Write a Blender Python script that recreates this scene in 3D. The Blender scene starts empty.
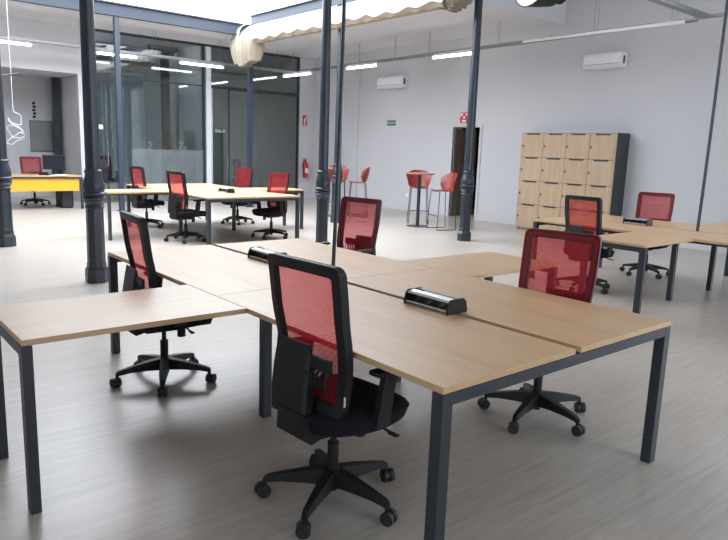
import bpy, bmesh, math, random
from mathutils import Vector, Matrix
R = math.radians; PI = math.pi
random.seed(4)
C = bpy.context.scene.collection
sc = bpy.context.scene

# ------------------------------------------------------------------ materials
def mat(name, col=(.5,.5,.5), rough=.5, metal=0, spec=.5, bump=0, bscale=60, var=0, vscale=3, stretch=(1,1,1), emit=None, es=0):
    m = bpy.data.materials.new(name); m.use_nodes = True
    nt = m.node_tree; n = nt.nodes; b = n['Principled BSDF']
    b.inputs['Base Color'].default_value = (*col, 1); b.inputs['Roughness'].default_value = rough
    b.inputs['Metallic'].default_value = metal; b.inputs['Specular IOR Level'].default_value = spec
    tc = n.new('ShaderNodeTexCoord'); mp = n.new('ShaderNodeMapping'); mp.inputs['Scale'].default_value = stretch
    nt.links.new(tc.outputs['Object'], mp.inputs['Vector'])
    no = n.new('ShaderNodeTexNoise'); no.inputs['Scale'].default_value = vscale; no.inputs['Detail'].default_value = 4
    nt.links.new(mp.outputs['Vector'], no.inputs['Vector'])
    r = n.new('ShaderNodeValToRGB'); v = max(var, .02)
    r.color_ramp.elements[0].position = .3; r.color_ramp.elements[1].position = .7
    r.color_ramp.elements[0].color = (*[c*(1-v) for c in col], 1); r.color_ramp.elements[1].color = (*[min(1, c*(1+v)) for c in col], 1)
    nt.links.new(no.outputs['Fac'], r.inputs['Fac']); nt.links.new(r.outputs['Color'], b.inputs['Base Color'])
    if bump:
        n2 = n.new('ShaderNodeTexNoise'); n2.inputs['Scale'].default_value = bscale
        nt.links.new(mp.outputs['Vector'], n2.inputs['Vector'])
        bp = n.new('ShaderNodeBump'); bp.inputs['Strength'].default_value = bump; bp.inputs['Distance'].default_value = .01
        nt.links.new(n2.outputs['Fac'], bp.inputs['Height']); nt.links.new(bp.outputs['Normal'], b.inputs['Normal'])
    if emit:
        b.inputs['Emission Color'].default_value = (*emit, 1); b.inputs['Emission Strength'].default_value = es
    return m

def wood(name, c1, c2, axis, rough=.38, spec=.5):
    m = bpy.data.materials.new(name); m.use_nodes = True
    nt = m.node_tree; n = nt.nodes; b = n['Principled BSDF']
    tc = n.new('ShaderNodeTexCoord'); mp = n.new('ShaderNodeMapping')
    s = [14, 14, 14]; s[axis] = .9; mp.inputs['Scale'].default_value = s
    nt.links.new(tc.outputs['Object'], mp.inputs['Vector'])
    a = n.new('ShaderNodeTexNoise'); a.inputs['Scale'].default_value = 1.3; a.inputs['Detail'].default_value = 8; a.inputs['Distortion'].default_value = .5
    f = n.new('ShaderNodeTexNoise'); f.inputs['Scale'].default_value = 9; f.inputs['Detail'].default_value = 5
    nt.links.new(mp.outputs['Vector'], a.inputs['Vector']); nt.links.new(mp.outputs['Vector'], f.inputs['Vector'])
    mx = n.new('ShaderNodeMath'); mx.operation = 'MULTIPLY_ADD'; mx.inputs[1].default_value = .35
    nt.links.new(f.outputs['Fac'], mx.inputs[0]); nt.links.new(a.outputs['Fac'], mx.inputs[2])
    r = n.new('ShaderNodeValToRGB'); r.color_ramp.elements[0].position = .45; r.color_ramp.elements[1].position = .9
    r.color_ramp.elements[0].color = (*c2, 1); r.color_ramp.elements[1].color = (*c1, 1)
    nt.links.new(mx.outputs[0], r.inputs['Fac']); nt.links.new(r.outputs['Color'], b.inputs['Base Color'])
    b.inputs['Roughness'].default_value = rough; b.inputs['Specular IOR Level'].default_value = spec
    return m

def floor_mat():
    m = bpy.data.materials.new('floor_laminate'); m.use_nodes = True
    nt = m.node_tree; n = nt.nodes; L = nt.links; b = n['Principled BSDF']
    tc = n.new('ShaderNodeTexCoord')
    br = n.new('ShaderNodeTexBrick'); br.inputs['Scale'].default_value = 1; br.inputs['Brick Width'].default_value = 1.3
    br.inputs['Row Height'].default_value = .19; br.inputs['Mortar Size'].default_value = .0015; br.offset = .37
    br.inputs['Color1'].default_value = (.0, .0, .0, 1); br.inputs['Color2'].default_value = (1, 1, 1, 1); br.inputs['Mortar'].default_value = (.3, .3, .3, 1)
    L.new(tc.outputs['Object'], br.inputs['Vector'])
    mp = n.new('ShaderNodeMapping'); mp.inputs['Scale'].default_value = (1.1, 22, 1)
    L.new(tc.outputs['Object'], mp.inputs['Vector'])
    a = n.new('ShaderNodeTexNoise'); a.inputs['Scale'].default_value = 1.8; a.inputs['Detail'].default_value = 10; a.inputs['Distortion'].default_value = 1.2
    L.new(mp.outputs['Vector'], a.inputs['Vector'])
    m1 = n.new('ShaderNodeMath'); m1.operation = 'MULTIPLY_ADD'; m1.inputs[1].default_value = .10
    L.new(br.outputs['Color'], m1.inputs[0]); L.new(a.outputs['Fac'], m1.inputs[2])
    r = n.new('ShaderNodeValToRGB'); r.color_ramp.elements[0].position = .25; r.color_ramp.elements[1].position = .88
    r.color_ramp.elements[0].color = (.36, .32, .28, 1); r.color_ramp.elements[1].color = (.54, .495, .445, 1)
    L.new(m1.outputs[0], r.inputs['Fac']); L.new(r.outputs['Color'], b.inputs['Base Color'])
    b.inputs['Roughness'].default_value = .30; b.inputs['Specular IOR Level'].default_value = .5
    bp = n.new('ShaderNodeBump'); bp.inputs['Strength'].default_value = .08; bp.inputs['Distance'].default_value = .004
    L.new(a.outputs['Fac'], bp.inputs['Height']); L.new(bp.outputs['Normal'], b.inputs['Normal'])
    return m

def mesh_fabric():
    m = bpy.data.materials.new('red_mesh_fabric'); m.use_nodes = True
    nt = m.node_tree; n = nt.nodes; L = nt.links; b = n['Principled BSDF']; out = n['Material Output']
    b.inputs['Base Color'].default_value = (.33, .011, .020, 1); b.inputs['Roughness'].default_value = .6
    tl = n.new('ShaderNodeBsdfTranslucent'); tl.inputs['Color'].default_value = (.50, .015, .025, 1)
    tr = n.new('ShaderNodeBsdfTransparent'); tr.inputs['Color'].default_value = (1, .52, .52, 1)
    m1 = n.new('ShaderNodeMixShader'); m1.inputs['Fac'].default_value = .35
    L.new(b.outputs[0], m1.inputs[1]); L.new(tl.outputs[0], m1.inputs[2])
    tc = n.new('ShaderNodeTexCoord'); vo = n.new('ShaderNodeTexVoronoi'); vo.inputs['Scale'].default_value = 230
    vo.feature = 'F1'; vo.inputs['Randomness'].default_value = .15
    L.new(tc.outputs['Object'], vo.inputs['Vector'])
    rr = n.new('ShaderNodeMapRange'); rr.inputs['From Min'].default_value = .1; rr.inputs['From Max'].default_value = .7
    rr.inputs['To Min'].default_value = .46; rr.inputs['To Max'].default_value = .40
    L.new(vo.outputs['Distance'], rr.inputs['Value'])
    m2 = n.new('ShaderNodeMixShader'); L.new(rr.outputs[0], m2.inputs['Fac'])
    L.new(m1.outputs[0], m2.inputs[1]); L.new(tr.outputs[0], m2.inputs[2]); L.new(m2.outputs[0], out.inputs['Surface'])
    return m

def glass_mat(name, tint, refl=.9, frost=None):
    m = bpy.data.materials.new(name); m.use_nodes = True
    nt = m.node_tree; n = nt.nodes; L = nt.links; out = n['Material Output']; n.remove(n['Principled BSDF'])
    tr = n.new('ShaderNodeBsdfTransparent'); tr.inputs['Color'].default_value = (*tint, 1)
    gl = n.new('ShaderNodeBsdfGlossy'); gl.inputs['Roughness'].default_value = .02; gl.inputs['Color'].default_value = (refl, refl, refl, 1)
    fr = n.new('ShaderNodeFresnel'); fr.inputs['IOR'].default_value = 1.6
    ad = n.new('ShaderNodeMath'); ad.inputs[1].default_value = .05; L.new(fr.outputs[0], ad.inputs[0])
    mx = n.new('ShaderNodeMixShader'); L.new(ad.outputs[0], mx.inputs[0]); L.new(tr.outputs[0], mx.inputs[1]); L.new(gl.outputs[0], mx.inputs[2])
    s = mx
    if frost:
        d = n.new('ShaderNodeBsdfDiffuse'); d.inputs['Color'].default_value = (.55, .62, .64, 1)
        m2 = n.new('ShaderNodeMixShader'); m2.inputs[0].default_value = frost
        L.new(mx.outputs[0], m2.inputs[1]); L.new(d.outputs[0], m2.inputs[2]); s = m2
    L.new(s.outputs[0], out.inputs['Surface'])
    return m

def cloth_mat(name, col, trans, tcol):
    m = bpy.data.materials.new(name); m.use_nodes = True
    nt = m.node_tree; n = nt.nodes; L = nt.links; b = n['Principled BSDF']; out = n['Material Output']
    b.inputs['Base Color'].default_value = (*col, 1); b.inputs['Roughness'].default_value = .9
    no = n.new('ShaderNodeTexNoise'); no.inputs['Scale'].default_value = 7; tc = n.new('ShaderNodeTexCoord'); L.new(tc.outputs['Object'], no.inputs['Vector'])
    bp = n.new('ShaderNodeBump'); bp.inputs['Strength'].default_value = .3; bp.inputs['Distance'].default_value = .03
    L.new(no.outputs['Fac'], bp.inputs['Height']); L.new(bp.outputs['Normal'], b.inputs['Normal'])
    t = n.new('ShaderNodeBsdfTranslucent'); t.inputs['Color'].default_value = (*tcol, 1)
    mx = n.new('ShaderNodeMixShader'); mx.inputs[0].default_value = trans
    L.new(b.outputs[0], mx.inputs[1]); L.new(t.outputs[0], mx.inputs[2]); L.new(mx.outputs[0], out.inputs['Surface'])
    return m

M = {
 'wall': mat('white_plaster', (.58,.575,.60), .85, bump=.06, bscale=25, var=.02, vscale=.8),
 'ceil': mat('ceiling_paint', (.66,.66,.68), .9, var=.02, vscale=.7),
 'wallgrey': mat('grey_room_paint', (.74,.77,.78), .8, var=.04),
 'walltaupe': mat('taupe_room_paint', (.74,.73,.68), .8, var=.04),
 'niche': mat('niche_paint', (.58,.58,.60), .85, var=.03),
 'floor': floor_mat(),
 'wood_y': wood('oak_laminate_lengthwise', (.58,.385,.215), (.49,.315,.17), 1),
 'wood_x': wood('oak_laminate_crosswise', (.58,.385,.215), (.49,.315,.17), 0),
 'wood_z': wood('oak_laminate_upright', (.52,.385,.255), (.43,.31,.195), 2, .5),
 'edge': wood('oak_edge_band', (.60,.43,.28), (.50,.35,.22), 1, .5),
 'steel': mat('slate_painted_steel', (.024,.030,.040), .42, spec=.5, var=.05),
 'column': mat('dark_cast_iron_paint', (.017,.024,.037), .36, spec=.6, bump=.1, bscale=15, var=.1),
 'beam': mat('blue_grey_beam_paint', (.026,.037,.057), .5, var=.05),
 'black': mat('black_nylon', (.009,.0095,.011), .55, spec=.35, bump=.05, bscale=300, var=.1),
 'blackfab': mat('black_seat_fabric', (.013,.013,.016), .95, spec=.15, bump=.3, bscale=400, var=.2, vscale=200),
 'rubber': mat('caster_rubber', (.02,.02,.022), .6),
 'red': mesh_fabric(),
 'redtrim': mat('dark_red_binding', (.13,.006,.012), .7),
 'chrome': mat('brushed_aluminium', (.55,.56,.58), .3, metal=.9),
 'silver': mat('silver_strip', (.42,.42,.43), .35, metal=.8),
 'white': mat('white_plastic', (.78,.78,.80), .4),
 'whiteframe': mat('white_frame_paint', (.72,.76,.80), .4),
 'yellow': mat('yellow_panel', (.80,.40,.025), .5, var=.03),
 'darkgrey': mat('anthracite_melamine', (.035,.04,.048), .5, var=.05),
 'stoolred': mat('red_stool_plastic', (.27,.030,.022), .4, var=.05),
 'tabletop_red': mat('reddish_wood_top', (.36,.17,.12), .5, var=.1),
 'ext_red': mat('extinguisher_red', (.45,.01,.015), .3),
 'signred': mat('sign_red', (.55,.03,.03), .5),
 'signgreen': mat('sign_green', (.02,.16,.09), .5),
 'gray': mat('galvanised_tray', (.30,.31,.32), .45, metal=.5, var=.08),
 'tube': mat('lit_tube', (.9,.9,.9), .4, emit=(.95,.97,1), es=9),
 'tubeoff': mat('unlit_tube', (.80,.82,.85), .3),
 'brown': mat('dark_brown_door', (.13,.105,.085), .6, var=.15, stretch=(8,8,.6)),
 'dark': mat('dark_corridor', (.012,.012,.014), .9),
 'screen': mat('dark_screen', (.012,.014,.02), .25),
 'paper': mat('white_paper', (.75,.75,.76), .8),
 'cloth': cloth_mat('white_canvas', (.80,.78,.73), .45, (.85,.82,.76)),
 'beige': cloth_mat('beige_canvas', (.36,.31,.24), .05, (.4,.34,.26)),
 'glassroom': glass_mat('room_glass', (.84,.88,.88), .8),
 'glassfrost': glass_mat('frosted_film_glass', (.55,.66,.68), .8, .22),
 'glassdoor': glass_mat('door_glass', (.74,.80,.80), .95),
 'glasswin': glass_mat('window_glass', (.95,.97,.97), .8),
 'cream': mat('cream_shade_inner', (.80,.74,.60), .5),
 'pinboard': mat('grey_notice_board', (.22,.22,.23), .5, var=.1),
}

# ------------------------------------------------------------------ helpers
def box(bm, c, s, rz=0, bev=0, seg=2):
    r = bmesh.ops.create_cube(bm, size=1); vs = r['verts']
    bmesh.ops.scale(bm, vec=s, verts=vs)
    if bev:
        es = list({e for v in vs for e in v.link_edges})
        g = bmesh.ops.bevel(bm, geom=es, offset=bev, segments=seg, affect='EDGES', profile=.5)
        vs = list({v for f in g['faces'] for v in f.verts} | {v for v in vs if v.is_valid})
    if rz: bmesh.ops.rotate(bm, cent=(0,0,0), matrix=Matrix.Rotation(rz, 3, 'Z'), verts=vs)
    bmesh.ops.translate(bm, vec=c, verts=vs)
    return vs
def bx(bm, a, b, bev=0):
    return box(bm, [(a[i]+b[i])/2 for i in range(3)], [abs(b[i]-a[i]) for i in range(3)], bev=bev)
def bar(bm, p, q, r, r2=None, seg=10):
    p = Vector(p); q = Vector(q); d = q-p
    g = bmesh.ops.create_cone(bm, cap_ends=True, segments=seg, radius1=r, radius2=r if r2 is None else r2, depth=d.length)
    bmesh.ops.rotate(bm, cent=(0,0,0), matrix=d.to_track_quat('Z','Y').to_matrix(), verts=g['verts'])
    bmesh.ops.translate(bm, vec=(p+q)/2, verts=g['verts']); return g['verts']
def path(bm, pts, r, seg=8):
    for a, b in zip(pts, pts[1:]): bar(bm, a, b, r, seg=seg)
    for p in pts[1:-1]:
        g = bmesh.ops.create_uvsphere(bm, u_segments=seg, v_segments=6, radius=r); bmesh.ops.translate(bm, vec=p, verts=g['verts'])
def tube(bm, pts, r, seg=8):
    """one continuous swept tube"""
    pts = [Vector(p) for p in pts]; rings = []
    up = Vector((0,0,1)); prev = None
    for i, p in enumerate(pts):
        d = (pts[min(i+1, len(pts)-1)]-pts[max(i-1, 0)]).normalized()
        a = d.cross(prev if prev and abs(d.dot(prev)) < .98 else (up if abs(d.z) < .95 else Vector((1,0,0)))).normalized()
        b = d.cross(a).normalized(); prev = a.cross(d).normalized() if False else (up if abs(d.z) < .95 else Vector((1,0,0)))
        if rings:
            # keep the ring from flipping
            old = rings[-1][0].co - pts[i-1]
            ang0 = math.atan2(old.dot(b), old.dot(a))
        else: ang0 = 0
        rings.append([bm.verts.new(p + r*(math.cos(ang0+2*PI*k/seg)*a + math.sin(ang0+2*PI*k/seg)*b)) for k in range(seg)])
    for A, B in zip(rings, rings[1:]):
        for k in range(seg): bm.faces.new((A[k], A[(k+1)%seg], B[(k+1)%seg], B[k]))
    bm.faces.new(rings[0]); bm.faces.new(rings[-1])
    bmesh.ops.recalc_face_normals(bm, faces=bm.faces)
def lathe(bm, prof, seg=24, c=(0,0,0), rot=0):
    rings = []
    for r, z in prof:
        rings.append([bm.verts.new((c[0]+r*math.cos(rot+2*PI*k/seg), c[1]+r*math.sin(rot+2*PI*k/seg), c[2]+z)) for k in range(seg)])
    for A, B in zip(rings, rings[1:]):
        for k in range(seg): bm.faces.new((A[k], A[(k+1)%seg], B[(k+1)%seg], B[k]))
    bm.faces.new(list(reversed(rings[0]))); bm.faces.new(rings[-1])
def prism(bm, pts, vec):
    """polygon pts (3D) extruded along vec"""
    a = [bm.verts.new(p) for p in pts]; b = [bm.verts.new(Vector(p)+Vector(vec)) for p in pts]; n = len(a)
    bm.faces.new(a); bm.faces.new(list(reversed(b)))
    for i in range(n): bm.faces.new((a[i], b[i], b[(i+1)%n], a[(i+1)%n]))
    bmesh.ops.recalc_face_normals(bm, faces=bm.faces)
def link(name, bm, m, parent=None, smooth=False, loc=None, keep=False):
    if not keep: bmesh.ops.recalc_face_normals(bm, faces=bm.faces)
    me = bpy.data.meshes.new(name); bm.to_mesh(me); bm.free()
    me.materials.append(M[m] if isinstance(m, str) else m)
    if smooth:
        for p in me.polygons: p.use_smooth = True
        try: me.set_sharp_from_angle(angle=R(35))
        except Exception: pass
    o = bpy.data.objects.new(name, me); C.objects.link(o)
    if parent: o.parent = parent
    if loc: o.location = loc
    return o
def part(name, m, parent, fn, smooth=False, **k):
    bm = bmesh.new(); fn(bm); return link(name, bm, m, parent, smooth, **k)
def thing(name, label, cat, loc=(0,0,0), rz=0, group=None):
    o = bpy.data.objects.new(name, None); C.objects.link(o); o.empty_display_size = .1
    o.location = loc; o.rotation_euler = (0,0,rz); o['label'] = label; o['category'] = cat
    if group: o['group'] = group
    return o
def tag(o, label, cat, group=None):
    o['label'] = label; o['category'] = cat
    if group: o['group'] = group
    return o
def struct(name, m, fn, smooth=False):
    o = part(name, m, None, fn, smooth); o['kind'] = 'structure'; return o
kids = {}
def copy_tree(o, parent=None):
    c = o.copy(); C.objects.link(c)
    if parent: c.parent = parent
    for ch in list(o.children): copy_tree(ch, c)
    return c
def text(name, s, size, m, parent, loc, rot, align='CENTER'):
    cu = bpy.data.curves.new(name, 'FONT'); cu.body = s; cu.size = size; cu.extrude = .001; cu.align_x = align; cu.align_y = 'CENTER'
    tmp = bpy.data.objects.new(name, cu); C.objects.link(tmp)
    me = bpy.data.meshes.new_from_object(tmp, depsgraph=bpy.context.evaluated_depsgraph_get()); bpy.data.objects.remove(tmp)
    me.materials.clear(); me.materials.append(M[m]); o = bpy.data.objects.new(name, me); C.objects.link(o); o.parent = parent
    o.location = loc; o.rotation_euler = rot; return o

# ------------------------------------------------------------------ camera (f = 655 px on a 728 px wide frame)
yaw, pitch, roll, fpx = .869882, .1819886, .0354895, 655.07
f = Vector((math.cos(yaw)*math.cos(pitch), math.sin(yaw)*math.cos(pitch), -math.sin(pitch)))
r0 = Vector((math.sin(yaw), -math.cos(yaw), 0)); u0 = r0.cross(f)
rr = r0*math.cos(roll)+u0*math.sin(roll); uu = -r0*math.sin(roll)+u0*math.cos(roll)
cam = bpy.data.cameras.new('camera'); cam.sensor_width = 36; cam.sensor_fit = 'HORIZONTAL'; cam.lens = fpx/728*36; cam.clip_end = 200
co = bpy.data.objects.new('camera', cam); C.objects.link(co)
mw = Matrix((rr, uu, -f)).transposed().to_4x4(); mw.translation = Vector((-1.55785, -1.41187, 1.51583)); co.matrix_world = mw
sc.camera = co

# ------------------------------------------------------------------ shell
XR = 10.2; YB = 15.1; ZC = 4.08; ZH = 4.9; XW = -5.0; YS = -7.0
ax0, ax1, ay0, ay1 = .45, 6.98, 6.1, 13.1          # atrium opening
struct('floor', 'floor', lambda bm: bx(bm, (XW-.3, YS-.3, -.2), (XR+4, 21, 0)))
def wr(bm):   # right wall with the doorway
    bx(bm, (XR, YS-.3, 0), (XR+.3, -5.0, 5.3)); bx(bm, (XR, -2.2, 0), (XR+.3, -1.0, 5.3)); bx(bm, (XR, 1.8, 0), (XR+.3, 8.60, 5.3))
    for a, b in ((-5.0, -2.2), (-1.0, 1.8)): bx(bm, (XR, a, 0), (XR+.3, b, .4)); bx(bm, (XR, a, 4.6), (XR+.3, b, 5.3))
    bx(bm, (XR, 9.42, 0), (XR+.3, 21, 5.3)); bx(bm, (XR, 8.60, 2.11), (XR+.3, 9.42, 5.3))
struct('wall_right', 'wall', wr)
def wb(bm):   # facade of the far rooms
    bx(bm, (XW, YB, 0), (1.2, YB+.12, ZC)); bx(bm, (1.2, YB, 3.02), (3.42, YB+.12, ZC)); bx(bm, (3.42, YB, 0), (3.54, YB+.12, ZC))
    bx(bm, (9.64, YB, 0), (XR, YB+.12, ZC))
struct('wall_back', 'wall', wb)
struct('wall_niche', 'niche', lambda bm: (bx(bm, (3.48, YB+.12, 0), (3.54, 17.3, 3.10)), bx(bm, (1.1, 17.25, 0), (3.54, 17.4, 3.10)), bx(bm, (1.1, YB+.12, 0), (1.2, 17.3, 3.10))))
struct('ceiling_niche', 'niche', lambda bm: bx(bm, (1.1, YB+.12, 3.02), (3.54, 17.4, 3.12)))
def wl(bm):   # unseen left wall, window opening added to let daylight in
    x0, x1 = XW-.3, XW; ys = [YS, -4.5, -1.5, YB]
    for i in range(0, 4, 2): bx(bm, (x0, ys[i], 0), (x1, ys[i+1], 5.3))
    for i in (1,): bx(bm, (x0, ys[i], 0), (x1, ys[i+1], .4)); bx(bm, (x0, ys[i], 4.6), (x1, ys[i+1], 5.3))
struct('wall_left', 'wall', wl)
def ws(bm):
    y0, y1 = YS-.3, YS; xs = [XW-.3, 1.2, 4.6, 6.0, 9.2, XR+.3]
    for i in (0, 2, 4): bx(bm, (xs[i], y0, 0), (xs[i+1], y1, 5.3))
    for i in (1, 3): bx(bm, (xs[i], y0, 0), (xs[i+1], y1, .4)); bx(bm, (xs[i], y0, 4.6), (xs[i+1], y1, 5.3))
struct('wall_front', 'wall', ws)
EW = ((-5.0, -2.2), (-1.0, 1.8))
def win(n, a, b, axis, X=XW-.16):
    t = bpy.data.objects.new('window_%d' % n, None); C.objects.link(t); t['kind'] = 'structure'
    def fr(bm):
        for k in range(4):
            s = a+(b-a)*k/3
            if axis == 'y': bx(bm, (X-.04, s-.04, .4), (X+.04, s+.04, 4.6))
            else: bx(bm, (s-.04, YS-.2, .4), (s+.04, YS-.12, 4.6))
        for z in (.44, 2.6, 4.56):
            if axis == 'y': bx(bm, (X-.04, a, z-.04), (X+.04, b, z+.04))
            else: bx(bm, (a, YS-.2, z-.04), (b, YS-.12, z+.04))
    part('window_frame', 'whiteframe', t, fr)
    part('window_pane', 'glasswin', t, lambda bm: bx(bm, (X-.005, a, .4), (X+.005, b, 4.6)) if axis == 'y' else bx(bm, (a, YS-.165, .4), (b, YS-.155, 4.6)))
for i, (a, b) in enumerate(((-4.5,-1.5),)): win(i+1, a, b, 'y')  # unseen left window, added for its daylight
for i, (a, b) in enumerate(((1.2,4.6), (6.0,9.2))): win(i+2, a, b, 'x')
for i, (a, b) in enumerate(EW): win(i+4, a, b, 'y', XR+.16)
# ceilings: low aisle slabs round the atrium, higher ceiling over the near part
def cl(bm):
    bx(bm, (ax1, 6.8, ZC), (XR+.3, 21, ZC+.25)); bx(bm, (XW-.3, ay1-.05, ZC), (ax1, 21, ZC+.25)); bx(bm, (XW-.3, 6.8, ZC), (ax0-.25, ay1, ZC+.25))
struct('ceiling_aisle', 'ceil', cl)
def ch(bm):
    z0, z1 = ZH, ZH+.25
    bx(bm, (XW-.3, YS-.3, z0), (ax1, ay0, z1)); bx(bm, (ax1, YS-.3, z0), (XR+.3, 6.6, z1))
    bx(bm, (ax1, 6.6, ZC), (XR+.3, 6.8, z1)); bx(bm, (XW-.3, 6.6, ZC), (ax0-.25, 6.8, z1)); bx(bm, (XW-.3, ay0, z0), (ax0-.25, 6.8, z1))
struct('ceiling_high', 'ceil', ch)
struct('baseboard_right', 'wall', lambda bm: (bx(bm, (XR-.015, YS, 0), (XR, 8.53, .09)), bx(bm, (XR-.015, 9.49, 0), (XR, YB, .09))))
struct('baseboard_back', 'wall', lambda bm: bx(bm, (9.64, YB-.015, 0), (XR-.015, YB, .09)))
struct('trim_doorway', 'wall', lambda bm: (bx(bm, (XR-.02, 8.53, 0), (XR+.02, 8.60, 2.18)), bx(bm, (XR-.02, 9.42, 0), (XR+.02, 9.49, 2.18)), bx(bm, (XR-.02, 8.60, 2.11), (XR+.02, 9.42, 2.18))))
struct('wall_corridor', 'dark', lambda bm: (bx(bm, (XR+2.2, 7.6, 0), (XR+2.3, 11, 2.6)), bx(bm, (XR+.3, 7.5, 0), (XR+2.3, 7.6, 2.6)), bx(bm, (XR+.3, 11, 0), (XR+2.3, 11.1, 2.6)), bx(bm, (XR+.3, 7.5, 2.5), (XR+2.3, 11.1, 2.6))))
d1 = bpy.data.objects.new('door_1', None); C.objects.link(d1); d1['kind'] = 'structure'
d1.location = (XR+.03, 9.415, 0)
part('door_leaf', 'brown', d1, lambda bm: bx(bm, (0, -.04, .01), (.78, 0, 2.08)))
part('door_handle', 'chrome', d1, lambda bm: (bar(bm, (.71,-.04,1.02), (.71,-.09,1.02), .01), bar(bm, (.71,-.085,1.02), (.60,-.085,1.02), .009)))
# pilaster seen as a faint step in the right wall
struct('trim_pilaster', 'wall', lambda bm: bx(bm, (XR-.06, 12.95, 0), (XR, 14.85, ZC)))

# rooms behind the glass
struct('wall_rooms', 'wallgrey', lambda bm: (bx(bm, (3.54, 19.2, 0), (6.70, 19.35, ZC)), bx(bm, (6.62, YB+.2, 0), (6.74, 19.2, ZC)), bx(bm, (3.54, 17.3, 0), (3.6, 19.2, ZC))))
struct('wall_room_right', 'walltaupe', lambda bm: (bx(bm, (6.74, 18.2, 0), (XR, 18.35, ZC)), bx(bm, (XR-.08, YB+.12, 0), (XR-.02, 18.2, ZC)), bx(bm, (6.74, YB+.2, 0), (6.78, 18.2, ZC))))
struct('trim_dark_panel', 'dark', lambda bm: bx(bm, (4.6, 19.12, 0), (5.15, 19.2, 3.2)))
# glazed partition
gp = thing('glass_partition', 'tall glazed office partition with dark frames and a white post at the back of the hall', 'glass partition', (0, YB, 0))
def gpfr(bm):
    bx(bm, (3.54, -.03, ZC-.06), (9.64, .03, ZC)); bx(bm, (9.58, -.03, 0), (9.64, .03, ZC)); bx(bm, (3.60, -.02, 3.0), (6.62, .02, 3.03)); bx(bm, (6.84, -.03, 2.97), (9.58, .03, 3.05))
    bx(bm, (6.57, -.03, 0), (6.63, .03, ZC-.06)); bx(bm, (7.33, -.015, 0), (7.36, .015, 2.97))
part('frame', 'steel', gp, gpfr)
part('white_post', 'whiteframe', gp, lambda bm: bx(bm, (6.66, -.05, 0), (6.80, .05, ZC-.06)))
def pane(n, a, b, z0, z1, m, y=0): part('pane', m, gp, lambda bm: bx(bm, (a, y-.006, z0), (b, y+.006, z1)))
pane(1, 3.54, 6.57, 3.03, ZC-.06, 'glassroom'); pane(1, 6.80, 9.58, 3.05, ZC-.06, 'glassroom')
pane(1, 4.64, 6.57, 0, 1.33, 'glassfrost'); pane(1, 4.64, 6.57, 1.33, 3.0, 'glassroom'); pane(1, 4.48, 4.635, 0, 3.0, 'glassroom'); pane(1, 3.54, 3.76, 0, 3.0, 'glassroom')
pane(1, 7.36, 9.58, 0, 2.97, 'glassroom')
def swirl(bm, x, z, s, seed):
    rnd = random.Random(seed)
    for k in range(7):
        px, pz = x+rnd.uniform(-.14,.14)*s, z+rnd.uniform(-.12,.12)*s; r = rnd.uniform(.04,.08)*s; a0 = rnd.uniform(0,6)
        pts = [(px+r*(1-.1*j)*math.cos(a0+j*.6), -.012, pz+r*(1-.1*j)*math.sin(a0+j*.6)) for j in range(9)]
        tube(bm, pts, .006, 5)
part('floral_film', 'pinboard', gp, lambda bm: (swirl(bm, 4.80, 1.46, 1.1, 2), swirl(bm, 5.05, 1.42, .9, 5), swirl(bm, 5.85, 1.48, 1.0, 3), swirl(bm, 6.05, 1.42, .8, 8)))
def gdoor(name, label, x0, x1, hx, sx, sz, words):
    t = thing(name, label, 'glass door', (x0, YB, 0))
    w = x1-x0
    part('glass_leaf', 'glassdoor', t, lambda bm: bx(bm, (0, -.006, .01), (w, .006, 2.95)))
    part('edge_strip', 'whiteframe', t, lambda bm: (bx(bm, (0, -.012, .01), (.022, .012, 2.95))))
    def hd(bm):
        tube(bm, [(hx-x0, -.01, .90), (hx-x0, -.06, .90), (hx-x0, -.06, 1.22), (hx-x0, -.01, 1.22)], .012)
        tube(bm, [(hx-x0, .01, .90), (hx-x0, .06, .90), (hx-x0, .06, 1.22), (hx-x0, .01, 1.22)], .012)
    part('pull_handle', 'chrome', t, hd)
    if words: text('lettering', words, .135, 'white', t, (sx-x0, -.009, sz), (PI/2, 0, 0))
    else: part('sticker', 'white', t, lambda bm: bx(bm, (sx-x0-.05, -.01, sz-.05), (sx-x0+.05, -.007, sz+.05)))
    return t
gdoor('glass_door', 'frameless glass door behind the left dark column with a small white sticker', 3.76, 4.48, 4.04, 3.90, 1.83, None)
gdoor('glass_door', 'frameless glass door right of the white post with white SALA lettering', 6.83, 7.33, 7.28, 7.08, 1.87, 'SALA')

# ------------------------------------------------------------------ iron columns and beams
def column(x, y, top, label, k=1.0, capital=False):
    t = thing('iron_column', label, 'column', (x, y, 0), 0)
    part('base_block', 'column', t, lambda bm: lathe(bm, [(.135*k,0),(.135*k,.13),(.125*k,.15),(.11*k,.17),(.112*k,.20),(.104*k,.22)], 8, rot=PI/8))
    part('lower_shaft', 'column', t, lambda bm: lathe(bm, [(.104*k,.22),(.098*k,.80)], 8, rot=PI/8))
    prof = [(.098,.80),(.108,.805),(.108,.82),(.100,.83),(.106,.855),(.125,.875),(.118,.885),(.130,.90),(.130,.915),(.118,.925),(.134,.94),(.134,.96),(.118,.975),(.126,1.0),(.124,1.04),(.112,1.09),(.098,1.13),(.092,1.16),(.100,1.175),(.100,1.195),(.086,1.21)]
    part('ornament_bulb', 'column', t, lambda bm: lathe(bm, [(r*k, z) for r, z in prof], 24), True)
    def sh(bm):
        lathe(bm, [(.084*k,1.21),(.068*k,top-(.16 if capital else 0))], 16)
        if capital: lathe(bm, [(.068*k,top-.16),(.085*k,top-.14),(.085*k,top-.10),(.11*k,top-.06),(.12*k,top)], 16)
    part('upper_shaft', 'column', t, sh, True)
    return t
column(.73, 5.80, ZH, 'dark ornate cast iron column standing left of the nearest bench', .90)
column(3.93, 6.05, ZH, 'dark ornate cast iron column rising behind the middle of the nearest bench', .84)
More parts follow.
